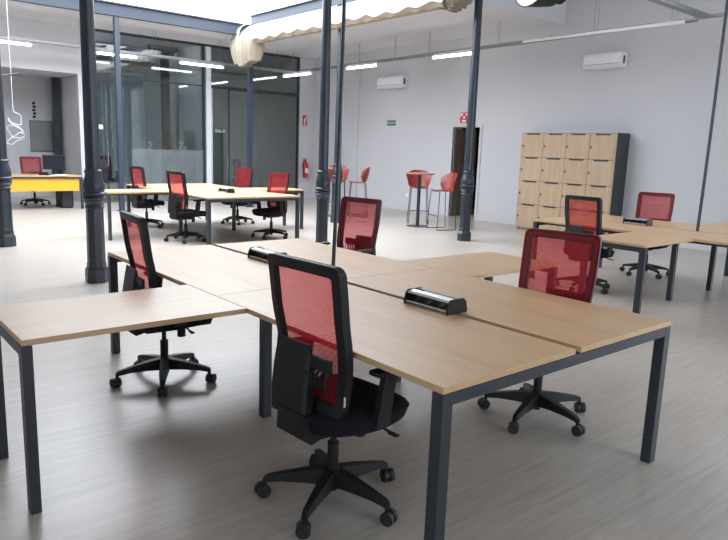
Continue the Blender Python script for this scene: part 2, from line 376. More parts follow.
column(7.155, 6.22, ZH, 'dark ornate cast iron column in front of the brown doorway', .92)
column(.463, 8.81, ZC+.4, 'dark ornate cast iron column at the left edge beside the yellow desk', .92)
column(6.73, 9.37, ZC+.2, 'dark ornate cast iron column with capital under the canopy edge behind a hanging cable', .88, True)
for x, lab in ((3.60, 'slim blue grey steel post rising to the beam left of the white post'), (6.79, 'slim blue grey steel post under the far end of the bunched canopy')):
    t = thing('steel_post', lab, 'post', (x, 13.0, 0))
    part('post_shaft', 'beam', t, lambda bm: bx(bm, (-.05,-.05,.015), (.05,.05,ZC-.03)))
    part('foot_plate', 'beam', t, lambda bm: bx(bm, (-.09,-.09,0), (.09,.09,.015)))
struct('trim_beam_far', 'beam', lambda bm: (bx(bm, (ax0-.2, 12.93, ZC-.02), (ax1-.2, 13.07, ZC+.01)), bx(bm, (ax0-.2, 12.99, ZC+.01), (ax1-.2, 13.01, ZC+.22)), bx(bm, (ax0-.2, 12.93, ZC+.22), (ax1-.2, 13.07, ZC+.25))))
struct('trim_beam_right', 'beam', lambda bm: (bx(bm, (ax1-.18, ay0, 4.34), (ax1-.04, 13.1, 4.36)), bx(bm, (ax1-.12, ay0, 4.36), (ax1-.10, 13.1, 4.54)), bx(bm, (ax1-.18, ay0, 4.54), (ax1-.04, 13.1, 4.56))))
struct('trim_beam_left', 'beam', lambda bm: bx(bm, (ax0-.25, ay0, ZC-.02), (ax0-.1, 13.1, ZC+.25)))

# ------------------------------------------------------------------ canopy along the right beam
cn = thing('shade_canopy', 'long white canvas shade folded along the skylight edge with bunched ends', 'canopy', (0,0,0))
def canopy(bm):
    ny, ns = 96, 8; rows = []
    for i in range(ny+1):
        t = i/ny; y = 6.35+t*6.75
        ph = y*2*PI/.55; sc_ = abs(math.sin(ph/2))
        zb = 3.86+.06*(1-sc_)+.012*math.sin(y*3.1); zt = 4.34
        row = []
        for j in range(ns+1):
            s = j/ns; x = 6.84-.42*math.sin(s*PI*.5)-.04*math.sin(ph)*s*.4; z = zt+(zb-zt)*s**1.3
            row.append(bm.verts.new((x, y, z)))
        rows.append(row)
    for A, B in zip(rows, rows[1:]):
        for j in range(ns): bm.faces.new((A[j], A[j+1], B[j+1], B[j]))
part('canvas_valance', 'cloth', cn, canopy, True)
def under(bm):
    ny = 96; rows = []
    for i in range(ny+1):
        y = 6.40+i/ny*6.5; ph = y*2*PI/.55
        rows.append([bm.verts.new((6.44+.02*math.sin(ph), y, 3.93+.02*math.cos(ph))), bm.verts.new((6.52, y, 3.83+.012*math.sin(ph*1.7))), bm.verts.new((6.70, y, 3.84)), bm.verts.new((6.86, y, 4.02))])
    for A, B in zip(rows, rows[1:]):
        for j in range(3): bm.faces.new((A[j], A[j+1], B[j+1], B[j]))
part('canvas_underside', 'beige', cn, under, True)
def bunch(bm, y0, y1, x0, x1, z0, z1, seed, n=7):   # deep hanging pleats
    rnd = random.Random(seed); m = n*8; cols = []
    xm, ym = (x0+x1)/2, (y0+y1)/2
    off = [rnd.uniform(-.03,.05) for _ in range(n+2)]; amp = [rnd.uniform(.7,1.1) for _ in range(n+2)]
    for i in range(m+1):
        t = i/m; k = t*n; q = int(k); fr_ = k-q
        w = math.sin(fr_*2*PI); aa = amp[q]
        y = y0+(y1-y0)*t+.03*math.cos(fr_*2*PI)
        zb = z0+off[q]*(1-fr_)+off[q+1]*fr_+.10*(2*t-1)**2
        cols.append([bm.verts.new((xm+(x1-x0)/2*w*aa*(.5+.6*math.sin(PI*min(1, .15+s*.7))), ym+(y-ym)*(1.02-.28*s), z1+(zb-z1)*s)) for s in [j/9 for j in range(10)]])
    for A, B in zip(cols, cols[1:]):
        for j in range(9): bm.faces.new((A[j], A[j+1], B[j+1], B[j]))
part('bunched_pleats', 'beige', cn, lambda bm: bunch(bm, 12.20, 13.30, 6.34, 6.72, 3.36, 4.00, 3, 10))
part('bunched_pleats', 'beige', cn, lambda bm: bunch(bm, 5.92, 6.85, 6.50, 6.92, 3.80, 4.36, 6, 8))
def endwrap(bm, y0, y1, zb):
    # canvas drawn round the far end of the bundle, pinched to a point
    rows = []
    for i in range(9):
        t = i/8; y = y0+(y1-y0)*t; s = math.cos(t*PI/2)**.7
        rows.append([bm.verts.new((6.60-.24*math.sin(a)*(.25+.75*s)+.012*math.sin(a*5+t*4), y, 3.90-.05*t+((.42 if math.cos(a) > 0 else 3.90-zb)*math.cos(a))*(.12+.88*s))) for a in [k*PI/10 for k in range(9)]])
    for A, B in zip(rows, rows[1:]):
        for j in range(8): bm.faces.new((A[j], A[j+1], B[j+1], B[j]))
part('canvas_end_wrap', 'cloth', cn, lambda bm: endwrap(bm, 12.80, 13.55, 3.50), True)

# ------------------------------------------------------------------ benches
BL, BD, BG, BW, BE, BF, BH, BT = 1.63, .792, .039, .326, .993, .98, .74, .025
BX = 2*BD+BG
def make_bench(label, loc):
    t = thing('bench_desk', label, 'desk', loc)
    def top(a, b, m):
        cx, cy = (a[0]+b[0])/2, (a[1]+b[1])/2
        o = part('desktop', m, t, lambda bm: box(bm, (0,0,0), (b[0]-a[0]-.003, b[1]-a[1]-.003, BT), bev=.0015, seg=1), loc=(cx, cy, BH-BT/2)); return o
    for i in (0, 1):
        for x0 in (0, BD+BG): top((x0, i*BL), (x0+BD, (i+1)*BL), 'wood_y')
    top((-BE, BL-BW), (0, BL+BW), 'wood_x'); top((BX, BL-BW), (BX+BF, BL+BW), 'wood_x')
    zt = BH-BT-.002; lw = .052
    def leg(x, y, wx=lw, wy=lw): part('leg', 'steel', t, lambda bm: bx(bm, (x, y, 0), (x+wx, y+wy, zt), .002))
    for y in (0, 2*BL-lw):
        for x in (0, BX-lw): leg(x, y)
        part('end_rail', 'steel', t, lambda bm: bx(bm, (lw, y+.001, zt-.045), (BX-lw, y+lw-.001, zt), .002))
    leg(.28, BL-.03); leg(BX-.28-lw, BL-.03)
    part('middle_rail', 'steel', t, lambda bm: bx(bm, (.28+lw, BL-.025, zt-.045), (BX-.28-lw, BL+.017, zt)))
    for x in (-BE, BX+BF-.04):
        leg(x, BL-BW, .04, .06); leg(x, BL+BW-.06, .04, .06)
        part('return_rail', 'steel', t, lambda bm: bx(bm, (x+.001, BL-BW+.06, zt-.045), (x+.039, BL+BW-.06, zt)))
    for x0, x1 in ((-BE+.04, .28), (BX-.28, BX+BF-.04)):
        part('return_rail', 'steel', t, lambda bm: bx(bm, (x0, BL-.14, zt-.04), (x1, BL-.10, zt)))
    for x in (.18, BX-.22):
        for y0, y1 in ((lw, BL-.03), (BL+.03, 2*BL-lw)):
            part('long_rail', 'steel', t, lambda bm: bx(bm, (x, y0, zt-.04), (x+.04, y1, zt)))
    part('cable_trough', 'black', t, lambda bm: (bx(bm, (BD-.07, .10, zt-.10), (BD+BG+.07, 2*BL-.10, zt-.093)), bx(bm, (BD-.075, .10, zt-.10), (BD-.07, 2*BL-.10, zt-.05)), bx(bm, (BD+BG+.07, .10, zt-.10), (BD+BG+.075, 2*BL-.10, zt-.05))))
    return t
B1 = (0, 0, 0); B2 = (2.86, 7.42, 0); B3 = (5.25, .18, 0)
bench = make_bench('nearest oak bench desk in the foreground with side returns and dark slate legs', B1)
for loc, lab in ((B2, 'far oak bench desk between the left column and the glass partition, four chairs around'), (B3, 'oak bench desk at the right edge in front of the lockers')):
    b = copy_tree(bench); b.location = loc; b['label'] = lab

def make_power(label, loc):
    t = thing('desk_power_box', label, 'power socket', loc)
    hx = [(-.068,0),(.068,0),(.072,.012),(.060,.058),(.044,.072),(-.044,.072),(-.060,.058),(-.072,.012)]
    for y in (-.155, .143): part('end_cap', 'black', t, lambda bm: prism(bm, [(x, y, z) for x, z in hx], (0, .012, 0)))
    part('socket_body', 'black', t, lambda bm: prism(bm, [(-.050,-.143,.004),(.050,-.143,.004),(.050,-.143,.012),(.012,-.143,.052),(-.012,-.143,.052),(-.050,-.143,.012)], (0,.286,0)))
    for s in (-1, 1):
        part('lower_strip', 'silver', t, lambda bm: prism(bm, [(s*.064,-.143,.003),(s*.069,-.143,.014),(s*.064,-.143,.020),(s*.052,-.143,.014),(s*.052,-.143,.003)], (0,.286,0)))
        part('flap', 'silver', t, lambda bm: prism(bm, [(s*.012,-.143,.068),(s*.012,-.143,.071),(s*.048,-.143,.067),(s*.057,-.143,.057),(s*.050,-.143,.060)], (0,.286,0)))
    for k in range(3): part('socket_face', 'rubber', t, lambda bm: bar(bm, (-.034, -.085+k*.085, .028), (-.038, -.085+k*.085, .034), .018, seg=12))
    return t
pbx = BD+BG/2
pw = make_power('black desk socket box on the nearest bench, right hand one by its front', (pbx, .83, BH))
for (b, y), lab in zip(((B1, 2.43), (B2, .95), (B3, 2.34)), (
    'black desk socket box on the nearest bench behind the large black chair back', 'black desk socket box on the far oak bench by the glass partition', 'black desk socket box on the right bench in front of the locker side')):
    p = copy_tree(pw); p.location = (b[0]+pbx, b[1]+y, BH); p['label'] = lab

def spine(label, x, y, dx, r=.012):
    t = thing('hanging_cable', label, 'cable', (x, y, BH))
    pts = [(dx*(s**1.4)+.012*math.sin(s*7), 0, -.07+s*(ZH-BH+.07)) for s in [k/24 for k in range(25)]]
    part('cable_sleeve', 'steel', t, lambda bm: tube(bm, pts, r), True)
    part('ceiling_rose', 'steel', t, lambda bm: lathe(bm, [(.04,ZH-BH-.03),(.04,ZH-BH-.001)], 12, c=(dx,0,0)))
    return t
spine('thin dark cable hanging down onto the middle of the nearest bench', pbx, BL+.06, .10)
spine('dark cable hanging down onto the right bench in front of the bare wall', B3[0]+pbx, B3[1]+BL, .05, .018)

# ------------------------------------------------------------------ office chair
def make_chair(label, base_rot=0):
    t = thing('office_chair', label, 'chair')
    # star base
    def star(bm):
        lathe(bm, [(.034,.085),(.042,.10),(.040,.14),(.030,.155)], 16)
        for k in range(5):
            a = 2*PI*k/5; rot = Matrix.Rotation(a, 3, 'Z')
            sec = [(.025,.034,.080,.152),(.12,.029,.086,.138),(.22,.022,.084,.118),(.283,.017,.076,.103),(.300,.014,.068,.094)]
            rings = []
            for x, hw, z0, z1 in sec:
                rings.append([bm.verts.new(rot @ Vector(p)) for p in ((x,-hw,z0),(x,hw,z0),(x,hw*.7,z1),(x,-hw*.7,z1))])
            for A, B in zip(rings, rings[1:]):
                for j in range(4): bm.faces.new((A[j],A[(j+1)%4],B[(j+1)%4],B[j]))
            bm.faces.new(rings[0]); bm.faces.new(rings[-1])
            bar(bm, rot @ Vector((.295,0,.050)), rot @ Vector((.295,0,.085)), .010)
    sb = part('star_base', 'black', t, star); sb.rotation_euler = (0,0,base_rot)
    for k in range(5):
        a = 2*PI*k/5; cx, cy = .305*math.cos(a), .305*math.sin(a); d = a+.9+k*1.3
        def cas(bm, d=d, cx=cx, cy=cy):
            n = Vector((math.cos(d), math.sin(d), 0))
            for s in (-1, 1):
                bar(bm, Vector((cx,cy,.030))+n*s*.007, Vector((cx,cy,.030))+n*s*.025, .030, seg=20)
                bar(bm, Vector((cx,cy,.030))+n*s*.025, Vector((cx,cy,.030))+n*s*.029, .022, seg=16)
            bar(bm, Vector((cx,cy,.030))-n*.007, Vector((cx,cy,.030))+n*.007, .024, seg=12)
        part('caster', 'rubber', sb, cas)
    part('gas_lift', 'black', t, lambda bm: (bar(bm, (0,0,.05), (0,0,.27), .025, seg=16), bar(bm, (0,0,.27), (0,0,.385), .014, seg=14)))
    part('tilt_mechanism', 'black', t, lambda bm: (box(bm, (0,-.01,.382), (.17,.26,.08), bev=.014), bar(bm, (.07,.09,.30), (.07,.09,.38), .026, seg=14)))
    part('height_lever', 'black', t, lambda bm: (tube(bm, [(.06,.06,.395),(.20,.07,.395),(.27,.08,.380)], .006), box(bm, (.275,.082,.378), (.05,.02,.008))))
    def seat(bm):
        nx, ny = 14, 14; T = []; Bt = []
        for i in range(nx+1):
            for j in range(ny+1):
                u = 2*i/nx-1; v = 2*j/ny-1
                # rounded square
                x = u*math.sqrt(1-v*v*.42)*.27; y = .04+v*math.sqrt(1-u*u*.36)*.265
                e = max(abs(u), abs(v)); crown = (1-e**8)
                z = .445+.035*crown-.035*max(0, v-.4)**2+.012*u*u
                T.append(bm.verts.new((x, y, z))); Bt.append(bm.verts.new((x*.93, .04+(y-.04)*.93, z-.055)))
        g = lambda L, i, j: L[i*(ny+1)+j]
        for i in range(nx):
            for j in range(ny):
                bm.faces.new((g(T,i,j), g(T,i+1,j), g(T,i+1,j+1), g(T,i,j+1))); bm.faces.new((g(Bt,i,j), g(Bt,i,j+1), g(Bt,i+1,j+1), g(Bt,i+1,j)))
        for i in range(nx):
            for j in (0, ny): bm.faces.new((g(T,i,j), g(T,i+1,j), g(Bt,i+1,j), g(Bt,i,j)))
        for j in range(ny):
            for i in (0, nx): bm.faces.new((g(T,i,j), g(T,i,j+1), g(Bt,i,j+1), g(Bt,i,j)))
    part('seat', 'blackfab', t, seat, True)
    def pan(bm):
        r = [(-.15,-.15),(.15,-.15),(.20,.0),(.18,.12),(.12,.20),(-.12,.20),(-.18,.12),(-.20,.0)]
        prism(bm, [(x, y, .412) for x, y in r], (0,0,.025)); bx(bm, (-.13,-.10,.398), (.13,.12,.415))
    part('seat_pan', 'black', t, pan)
    # back: yc(z) is the back's centre line, edges wrap forward
    def yc(z):
        s = (z-.47)/.62
        return -.15-.015*math.sin(min(1, s*1.6)*PI)*-1 - .075*max(0, s-.25)**1.2
    def W(z):
        s = (z-.47)/.62
        return .205+.024*math.sin(min(1,max(0,s)*1.0)*PI*.62)
    def pos(u, z, dy=0):
        w = W(z); return Vector((u*w, yc(z)+.030*u*u+dy, z))
    ZB, ZT = .47, 1.085
    def outline(inset, n=8, rad=.036):
        """closed outline in (half-width offset, z) with rounded corners"""
        pts = []; zb, zt = ZB+inset, ZT-inset; r = max(.012, rad-inset*.6)
        for (cxs, cz, a0) in ((1, zb+r, -PI/2), (1, zt-r, 0), (-1, zt-r, PI/2), (-1, zb+r, PI)):
            for k in range(n+1):
                a = a0+PI/2*k/n; z = cz+r*math.sin(a); w = W(z)-inset
                pts.append((cxs*(w-r)+r*math.cos(a), z))
            if cxs == 1 and a0 == -PI/2:
                for k in range(1, 10): z = zb+r+(zt-zb-2*r)*k/10; pts.append((W(z)-inset, z))
            if cxs == -1 and a0 == PI/2:
                for k in range(1, 10): z = zt-r-(zt-zb-2*r)*k/10; pts.append((-(W(z)-inset), z))
        return pts
    def P(x, z, dy): return Vector((x, yc(z)+.030*(x/.225)**2+dy, z))
    def frame(bm):
        o = outline(0); i = outline(.045); n = len(o)
        fo = [bm.verts.new(P(x,z,.010)) for x,z in o]; fi = [bm.verts.new(P(x,z,.010)) for x,z in i]
        bo = [bm.verts.new(P(x*.985,z,-.024)) for x,z in o]; bi = [bm.verts.new(P(x,z,-.020)) for x,z in i]
        for k in range(n):
            q = (k+1)%n
            bm.faces.new((fo[k],fo[q],fi[q],fi[k])); bm.faces.new((bo[k],bi[k],bi[q],bo[q])); bm.faces.new((fo[k],bo[k],bo[q],fo[q])); bm.faces.new((fi[k],fi[q],bi[q],bi[k]))
    part('back_frame', 'black', t, frame, True)
    def msh(bm):
        o = outline(.003); n = len(o); rings = []
        for s in (1, .97, .88, .7, .45, .2):
            rings.append([bm.verts.new(P(x*s, .78+(z-.78)*s, .0125 - (.004 if s < .9 else 0))) for x, z in o])
        for A, B in zip(rings, rings[1:]):
            for k in range(n): bm.faces.new((A[k], A[(k+1)%n], B[(k+1)%n], B[k]))
        bm.faces.new(rings[-1])
    part('back_mesh', 'red', t, msh, True)
    def trim(bm):
        o = outline(.002); i = outline(.040); n = len(o)
        fo = [bm.verts.new(P(x,z,.0115)) for x,z in o]; fi = [bm.verts.new(P(x,z,.0115)) for x,z in i]
        for k in range(n): q = (k+1)%n; bm.faces.new((fo[k],fo[q],fi[q],fi[k]))
    part('front_binding', 'redtrim', t, trim, True)
    def shell(bm):
        secs = [(.44,-.155,.075,.050),(.54,-.172,.062,.050),(.62,-.178,.055,.042),(.69,-.178,.050,.025),(.745,-.175,.045,.006)]
        rings = []
        for z, a, w, d in secs:
            y1 = yc(z)-.023; y0 = y1-d; q = min(.012, d*.5)
            rings.append([bm.verts.new(p) for p in ((a,y1,z),(a,y0+q,z),(a+.014,y0,z),(w-.014,y0,z),(w,y0+q,z),(w,y1,z))])
        n = len(rings[0])
        for A, B in zip(rings, rings[1:]):
            for k in range(n): bm.faces.new((A[k],A[(k+1)%n],B[(k+1)%n],B[k]))
        bm.faces.new(rings[0]); bm.faces.new(rings[-1])
        prism(bm, [(-.085,-.235,.47),(-.085,-.24,.375),(-.085,-.20,.345),(-.085,-.08,.375),(-.085,-.08,.41),(-.085,-.155,.42),(-.085,-.17,.47)], (.18,0,0))
    part('spine_bracket', 'black', t, shell)
    def lumb(bm):
        bx(bm, (-.17, yc(.66)-.042, .655), (.17, yc(.66)-.024, .71), .006)
        for k in range(12): x = -.16+k*.029; tube(bm, [(x, yc(.60)-.03, .575),(x, yc(.60)-.055, .60),(x, yc(.63)-.055, .64),(x, yc(.65)-.03, .66)], .007, 6)
    part('lumbar_support', 'black', t, lumb)
    for s in (-1, 1):
        def arm(bm, s=s):
            x = s*.265
            prism(bm, [(x-.014,-.02,.425),(x-.014,.055,.425),(x-.014,.085,.64),(x-.014,.02,.64)], (.028,0,0))
            prism(bm, [(x-s*.014,-.01,.42),(x-s*.014,.05,.42),(x-s*.12,.05,.405),(x-s*.12,-.01,.405)], (0,0,.015))
        part('arm_upright', 'black', t, arm)
        part('arm_pad', 'black', t, lambda bm: box(bm, (s*.265,.06,.655), (.065,.19,.024), bev=.01))
    part('care_tag', 'white', t, lambda bm: bx(bm, (.2245,-.150,.535), (.2262,-.142,.575)))
    return t
chairs = [
 # x, y, facing deg, base arm deg, label
 (.071, .683, -86.5, 67.2, 'largest office chair, nearest, seen from behind with black frame and red mesh back'),
 (.085, 2.50, -95, 28.2, 'office chair seen from behind, tucked at the left return of the nearest bench'),
 (1.60, .715, 101, 49, 'dark red office chair back facing the camera across the nearest bench, before the right bench'),
 (2.06, 3.12, 100, 10, 'red office chair back facing the camera just right of the thin hanging cable'),
 (2.88, 8.22, -80, 24, 'office chair seen from behind at the front corner of the far bench'),
 (3.02, 10.15, -82, 6, 'office chair seen from behind at the far bench beside the left blue post'),
 (4.30, 7.99, 102.5, 0, 'bright red office chair facing the camera at the right end of the far bench'),
 (4.78, 10.0, 100, 30, 'bright red office chair facing the camera in front of the SALA glass door'),
 (5.26, 2.68, -90, 44, 'black framed office chair seen from behind in front of the lockers'),
 (6.88, 2.77, 103, 24.7, 'red backed office chair facing the camera against the bare wall behind the right bench'),
 (2.33, 15.0, 183, 72.5, 'office chair with dark red back behind the yellow fronted desk'),
 (8.75, 16.9, 215, 20, 'dark red office chair inside the room behind the SALA glass door'),
 (4.75, 17.2, 200, 20, 'dark red office chair inside the left meeting room behind the glass'),
]
proto = None
for i, (x, y, a, b, lab) in enumerate(chairs):
    if proto is None: proto = c = make_chair(lab)
    else: c = copy_tree(proto); c['label'] = lab
    c.location = (x, y, 0); c.rotation_euler = (0, 0, R(a)); c['group'] = 'office chairs with red mesh backs'
    for ch in c.children:
        if ch.name.startswith('star_base'): ch.rotation_euler = (0, 0, R(b-a))

# ------------------------------------------------------------------ lockers
lk = thing('locker_cabinet', 'oak fronted locker block with dark grey sides against the white wall', 'locker', (9.735, 4.98, 0))
LW, LH, LD = 2.10, 1.975, .455
part('carcass', 'darkgrey', lk, lambda bm: (bx(bm, (.02, 0, .03), (LD, LW, LH)),))
part('side_trim', 'wood_z', lk, lambda bm: (bx(bm, (0, 0, .03), (.02, .018, LH)), bx(bm, (0, LW-.018, .03), (.02, LW, LH)), bx(bm, (0,.018,LH-.018), (.02,LW-.018,LH)), bx(bm, (0,.018,.03), (.02,LW-.018,.045))))
part('foot', 'black', lk, lambda bm: [bx(bm, (x, y, 0), (x+.04, y+.04, .03)) for x in (.03, LD-.07) for y in (.02, LW-.06)])
cw = (LW-.036)/4; chh = (LH-.065)/4
for i in range(4):
    for j in range(4):
        y0 = .018+i*cw+.004; y1 = y0+cw-.008; z0 = .047+j*chh+.003; z1 = z0+chh-.008
        def dr(bm, y0=y0, y1=y1, z0=z0, z1=z1):
            ym = (y0+y1)/2
            prism(bm, [(-.004, y, z) for y, z in ((y0,z0),(y1,z0),(y1,z1),(ym+.17,z1),(ym+.14,z1-.028),(ym-.14,z1-.028),(ym-.17,z1),(y0,z1))], (.018,0,0))
        d = part('locker_door', 'wood_z', lk, dr)
        part('lock', 'black', d, lambda bm: (bar(bm, (-.004, y1-.035, (z0+z1)/2-.01), (-.022, y1-.035, (z0+z1)/2-.01), .013, seg=12), bx(bm, (-.028, y1-.039, (z0+z1)/2-.045), (-.020, y1-.031, (z0+z1)/2+.0))))

# ------------------------------------------------------------------ bar tables and stools
def bartable(x, y, label):
    t = thing('bar_table', label, 'table', (x, y, 0))
    part('tabletop', 'tabletop_red', t, lambda bm: lathe(bm, [(.29,1.06),(.30,1.065),(.30,1.08),(.295,1.085)], 32))
    part('pole', 'column', t, lambda bm: bar(bm, (0,0,.015), (0,0,1.06), .035, seg=16))
    part('base_plate', 'column', t, lambda bm: lathe(bm, [(.225,0),(.225,.010),(.05,.018)], 28))
    return t
bartable(7.93, 8.18, 'round high bar table with reddish top beside the doorway')
bartable(7.50, 10.50, 'round high bar table mostly hidden behind the column with the hanging cable')
def make_stool(label):
    t = thing('bar_stool', label, 'stool')
    def sh(bm):
        n = 14; rows = []
        prof = [(.20,.765),(.10,.755),(0,.752),(-.10,.755),(-.165,.775),(-.20,.83),(-.225,.93),(-.25,1.03),(-.268,1.12)]
        for k, (y, z) in enumerate(prof):
            row = []
            for i in range(n+1):
                u = 2*i/n-1
                w = .195 if k < 4 else (.20+.02*(k-4))
                wr = 0 if k < 4 else min(1, (k-3)/3)*.15*u*u
                zz = z - (0 if k < 5 else .10*max(0,abs(u)-.35)**1.6*((k-4)/4)*2.0) + (.0 if k >= 4 else .012*u*u)
                row.append(bm.verts.new((u*w, y+wr, zz)))
            rows.append(row)
        for A, B in zip(rows, rows[1:]):
            for i in range(n): bm.faces.new((A[i],A[i+1],B[i+1],B[i]))
        bmesh.ops.recalc_face_normals(bm, faces=bm.faces)
        g = bmesh.ops.solidify(bm, geom=bm.faces[:], thickness=.010)
    part('seat_shell', 'stoolred', t, sh, True)
    for s in (-1, 1):
        part('sled_leg', 'steel', t, lambda bm: tube(bm, [(s*.17,-.16,.765),(s*.205,-.21,.10),(s*.21,-.22,.02),(s*.21,-.20,.010),(s*.21,.20,.010),(s*.21,.22,.02),(s*.205,.205,.10),(s*.17,.17,.755)], .008, 8), True)
    part('foot_rest', 'steel', t, lambda bm: (tube(bm, [(-.198,.195,.28),(.198,.195,.28)], .008), tube(bm, [(-.17,.16,.752),(.17,.16,.752)], .007), tube(bm, [(-.17,-.15,.758),(.17,-.15,.758)], .007)))
    return t
st = make_stool('red bar stool behind the bar table, back facing the wall')
st.location = (8.36, 8.62, 0); st.rotation_euler = (0,0,R(140))
for x, y, a, lab in ((8.00, 7.58, 74, 'red bar stool right of the bar table, half in front of the brown doorway'), (8.02, 10.25, 55, 'red bar stool standing alone left, beyond the hanging cable'), (7.95, 10.95, 140, 'red bar stool mostly hidden between the two middle columns')):
    s = copy_tree(st); s.location = (x, y, 0); s.rotation_euler = (0,0,R(a)); s['label'] = lab; s['group'] = 'red bar stools'
st['group'] = 'red bar stools'

# ------------------------------------------------------------------ yellow fronted desk in the niche
dk = thing('reception_desk', 'desk with bright yellow modesty panel in the left niche', 'desk', (1.52, 13.72, 0))
part('desktop', 'wood_x', dk, lambda bm: bx(bm, (0, 0, .705), (1.50, .80, .73)))
part('modesty_panel', 'yellow', dk, lambda bm: bx(bm, (.01, .03, .40), (1.42, .05, .665)))
for x in (.0, 1.45):
    for y in (0, .75): part('leg', 'steel', dk, lambda bm: bx(bm, (x, y, 0), (x+.05, y+.05, .703)))
part('frame_rail', 'steel', dk, lambda bm: (bx(bm, (.05,.001,.665), (1.45,.045,.703)), bx(bm, (.05,.755,.665), (1.45,.799,.703))))
mo = thing('computer_monitor', 'black computer monitor standing on the yellow fronted desk', 'monitor', (2.52, 14.05, .73), R(12))
part('screen_housing', 'screen', mo, lambda bm: bx(bm, (-.24,-.02,.12), (.24,.02,.43), .006))
part('stand', 'black', mo, lambda bm: (bx(bm, (-.03,.0,.01), (.03,.03,.2)), bx(bm, (-.12,-.09,0), (.12,.09,.012))))
ph = thing('desk_phone', 'black desk phone beside the monitor on the yellow fronted desk', 'phone', (2.28, 13.95, .73), R(-15))
part('phone_body', 'black', ph, lambda bm: prism(bm, [(-.09,-.09,0),(-.09,.09,0),(-.09,.09,.06),(-.09,-.09,.02)], (.18,0,0)))
part('handset', 'black', ph, lambda bm: (box(bm, (-.065,0,.065), (.04,.19,.03), bev=.01),))
kb = tag(part('paper_stack', 'paper', None, lambda bm: [box(bm, (2.52+.05*k, 13.80+.015*k, .7345+.006*k), (.29,.20,.0055), rz=.3*k-.3) for k in range(3)]), 'white papers lying on the yellow fronted desk below the monitor', 'papers')
kb = thing('keyboard', 'dark keyboard at the right end of the yellow fronted desk', 'keyboard', (2.80, 14.25, .73), R(8))
part('keyboard_case', 'black', kb, lambda bm: bx(bm, (-.10,-.06,0), (.10,.06,.015)))
part('keys', 'darkgrey', kb, lambda bm: [bx(bm, (-.095+.0128*i,-.052+.022*j,.015), (-.0845+.0128*i,-.034+.022*j,.019)) for i in range(15) for j in range(5)])
pc = thing('computer_tower', 'black computer tower on the floor under the yellow fronted desk', 'computer', (2.76, 14.25, 0))
part('case', 'black', pc, lambda bm: bx(bm, (-.12,-.22,0), (.12,.22,.42), .006))
part('front_bezel', 'darkgrey', pc, lambda bm: bx(bm, (-.10,-.228,.03), (.10,-.2205,.39)))
# niche wall things
np_ = tag(part('steel_post', 'column', None, lambda bm: bx(bm, (3.26,16.62,0), (3.43,16.79,3.02), .01)), 'square dark post inside the left niche behind the monitor', 'post')
pb = thing('notice_board', 'thin framed grey notice board on the niche wall beside the post', 'board', (3.10, 17.24, 1.56))
part('board_panel', 'pinboard', pb, lambda bm: bx(bm, (-.26,-.012,-.38), (.26,0,.38)))
part('board_frame', 'darkgrey', pb, lambda bm: (bx(bm, (-.272,-.02,-.392), (-.26,0,.392)), bx(bm, (.26,-.02,-.392), (.272,0,.392)), bx(bm, (-.26,-.02,.38), (.26,0,.392)), bx(bm, (-.26,-.02,-.392), (.26,0,-.38))))
ws_ = thing('wall_lettering', 'small vertical strip of dark lettering on the niche back wall', 'sign', (2.955, 17.245, 2.21))
part('lettering_mark', 'black', ws_, lambda bm: [bx(bm, (-.04+.01*(k%2), -.006, -.20+.085*k), (.045-.012*((k+1)%2), 0, -.14+.085*k)) for k in range(5)])
# cable with a coil hanging by the left column
hc = thing('coiled_cable', 'thin white cable ending in loose coils beside the left edge column', 'cable', (.97, 10.3, 0))
def coil(bm):
    pts = [(0,0,ZC), (0,0,1.93)]
    for k in range(46):
        a = k*.55; pts.append((.02+.11*math.sin(a*.8)+.02*math.sin(a*2.3), .03*math.sin(a), 1.83-.009*k+.07*math.cos(a)))
    tube(bm, pts, .005, 6)
part('white_flex', 'white', hc, coil, True)
part('wall_arm', 'steel', hc, lambda bm: tube(bm, [(-.14,0,2.44),(.12,0,2.50)], .012))

# ------------------------------------------------------------------ wall fittings
def aircon(y0, y1, z0, z1, label):
    t = thing('air_conditioner', label, 'air conditioner', (XR, (y0+y1)/2, z0)); w = y1-y0; h = z1-z0
    part('housing', 'white', t, lambda bm: prism(bm, [(-.002,-w/2,0),(-.17,-w/2,.0),(-.215,-w/2,.05),(-.215,-w/2,h-.05),(-.19,-w/2,h),(-.002,-w/2,h)], (0,w,0)))
    part('outlet_flap', 'whiteframe', t, lambda bm: prism(bm, [(-.175,-w/2+.04,-.004),(-.222,-w/2+.04,.045),(-.222,-w/2+.04,.055),(-.172,-w/2+.04,.004)], (0,w-.08,0)))
    part('intake_slot', 'darkgrey', t, lambda bm: (bx(bm, (-.2165,-w/2+.03,.066), (-.2152,w/2-.03,.074)), bx(bm, (-.14,-w/2-.0015,.07), (-.08,-w/2-.0001,h-.06))))
    return t
aircon(5.20, 5.97, 3.17, 3.44, 'white wall air conditioner above the lockers')
aircon(11.08, 12.00, 3.09, 3.37, 'white wall air conditioner above the green exit sign, further left')
es = thing('exit_sign', 'small green exit sign on the white wall', 'sign', (XR, 11.62, 2.22))
part('sign_plate', 'signgreen', es, lambda bm: bx(bm, (-.012,-.16,-.065), (-.001,.16,.065)))
text('lettering', 'SALIDA', .085, 'white', es, (-.014, -.02, 0), (PI/2, 0, -PI/2))
part('arrow_mark', 'white', es, lambda bm: prism(bm, [(-.0145,.145,0),(-.0145,.115,.03),(-.0145,.115,-.03)], (.002,0,0)))
rs = thing('fire_sign', 'red square fire equipment sign above the doorway beside the column', 'sign', (XR, 9.10, 2.32))
part('sign_plate', 'signred', rs, lambda bm: bx(bm, (-.012,-.125,-.12), (-.001,.125,.12)))
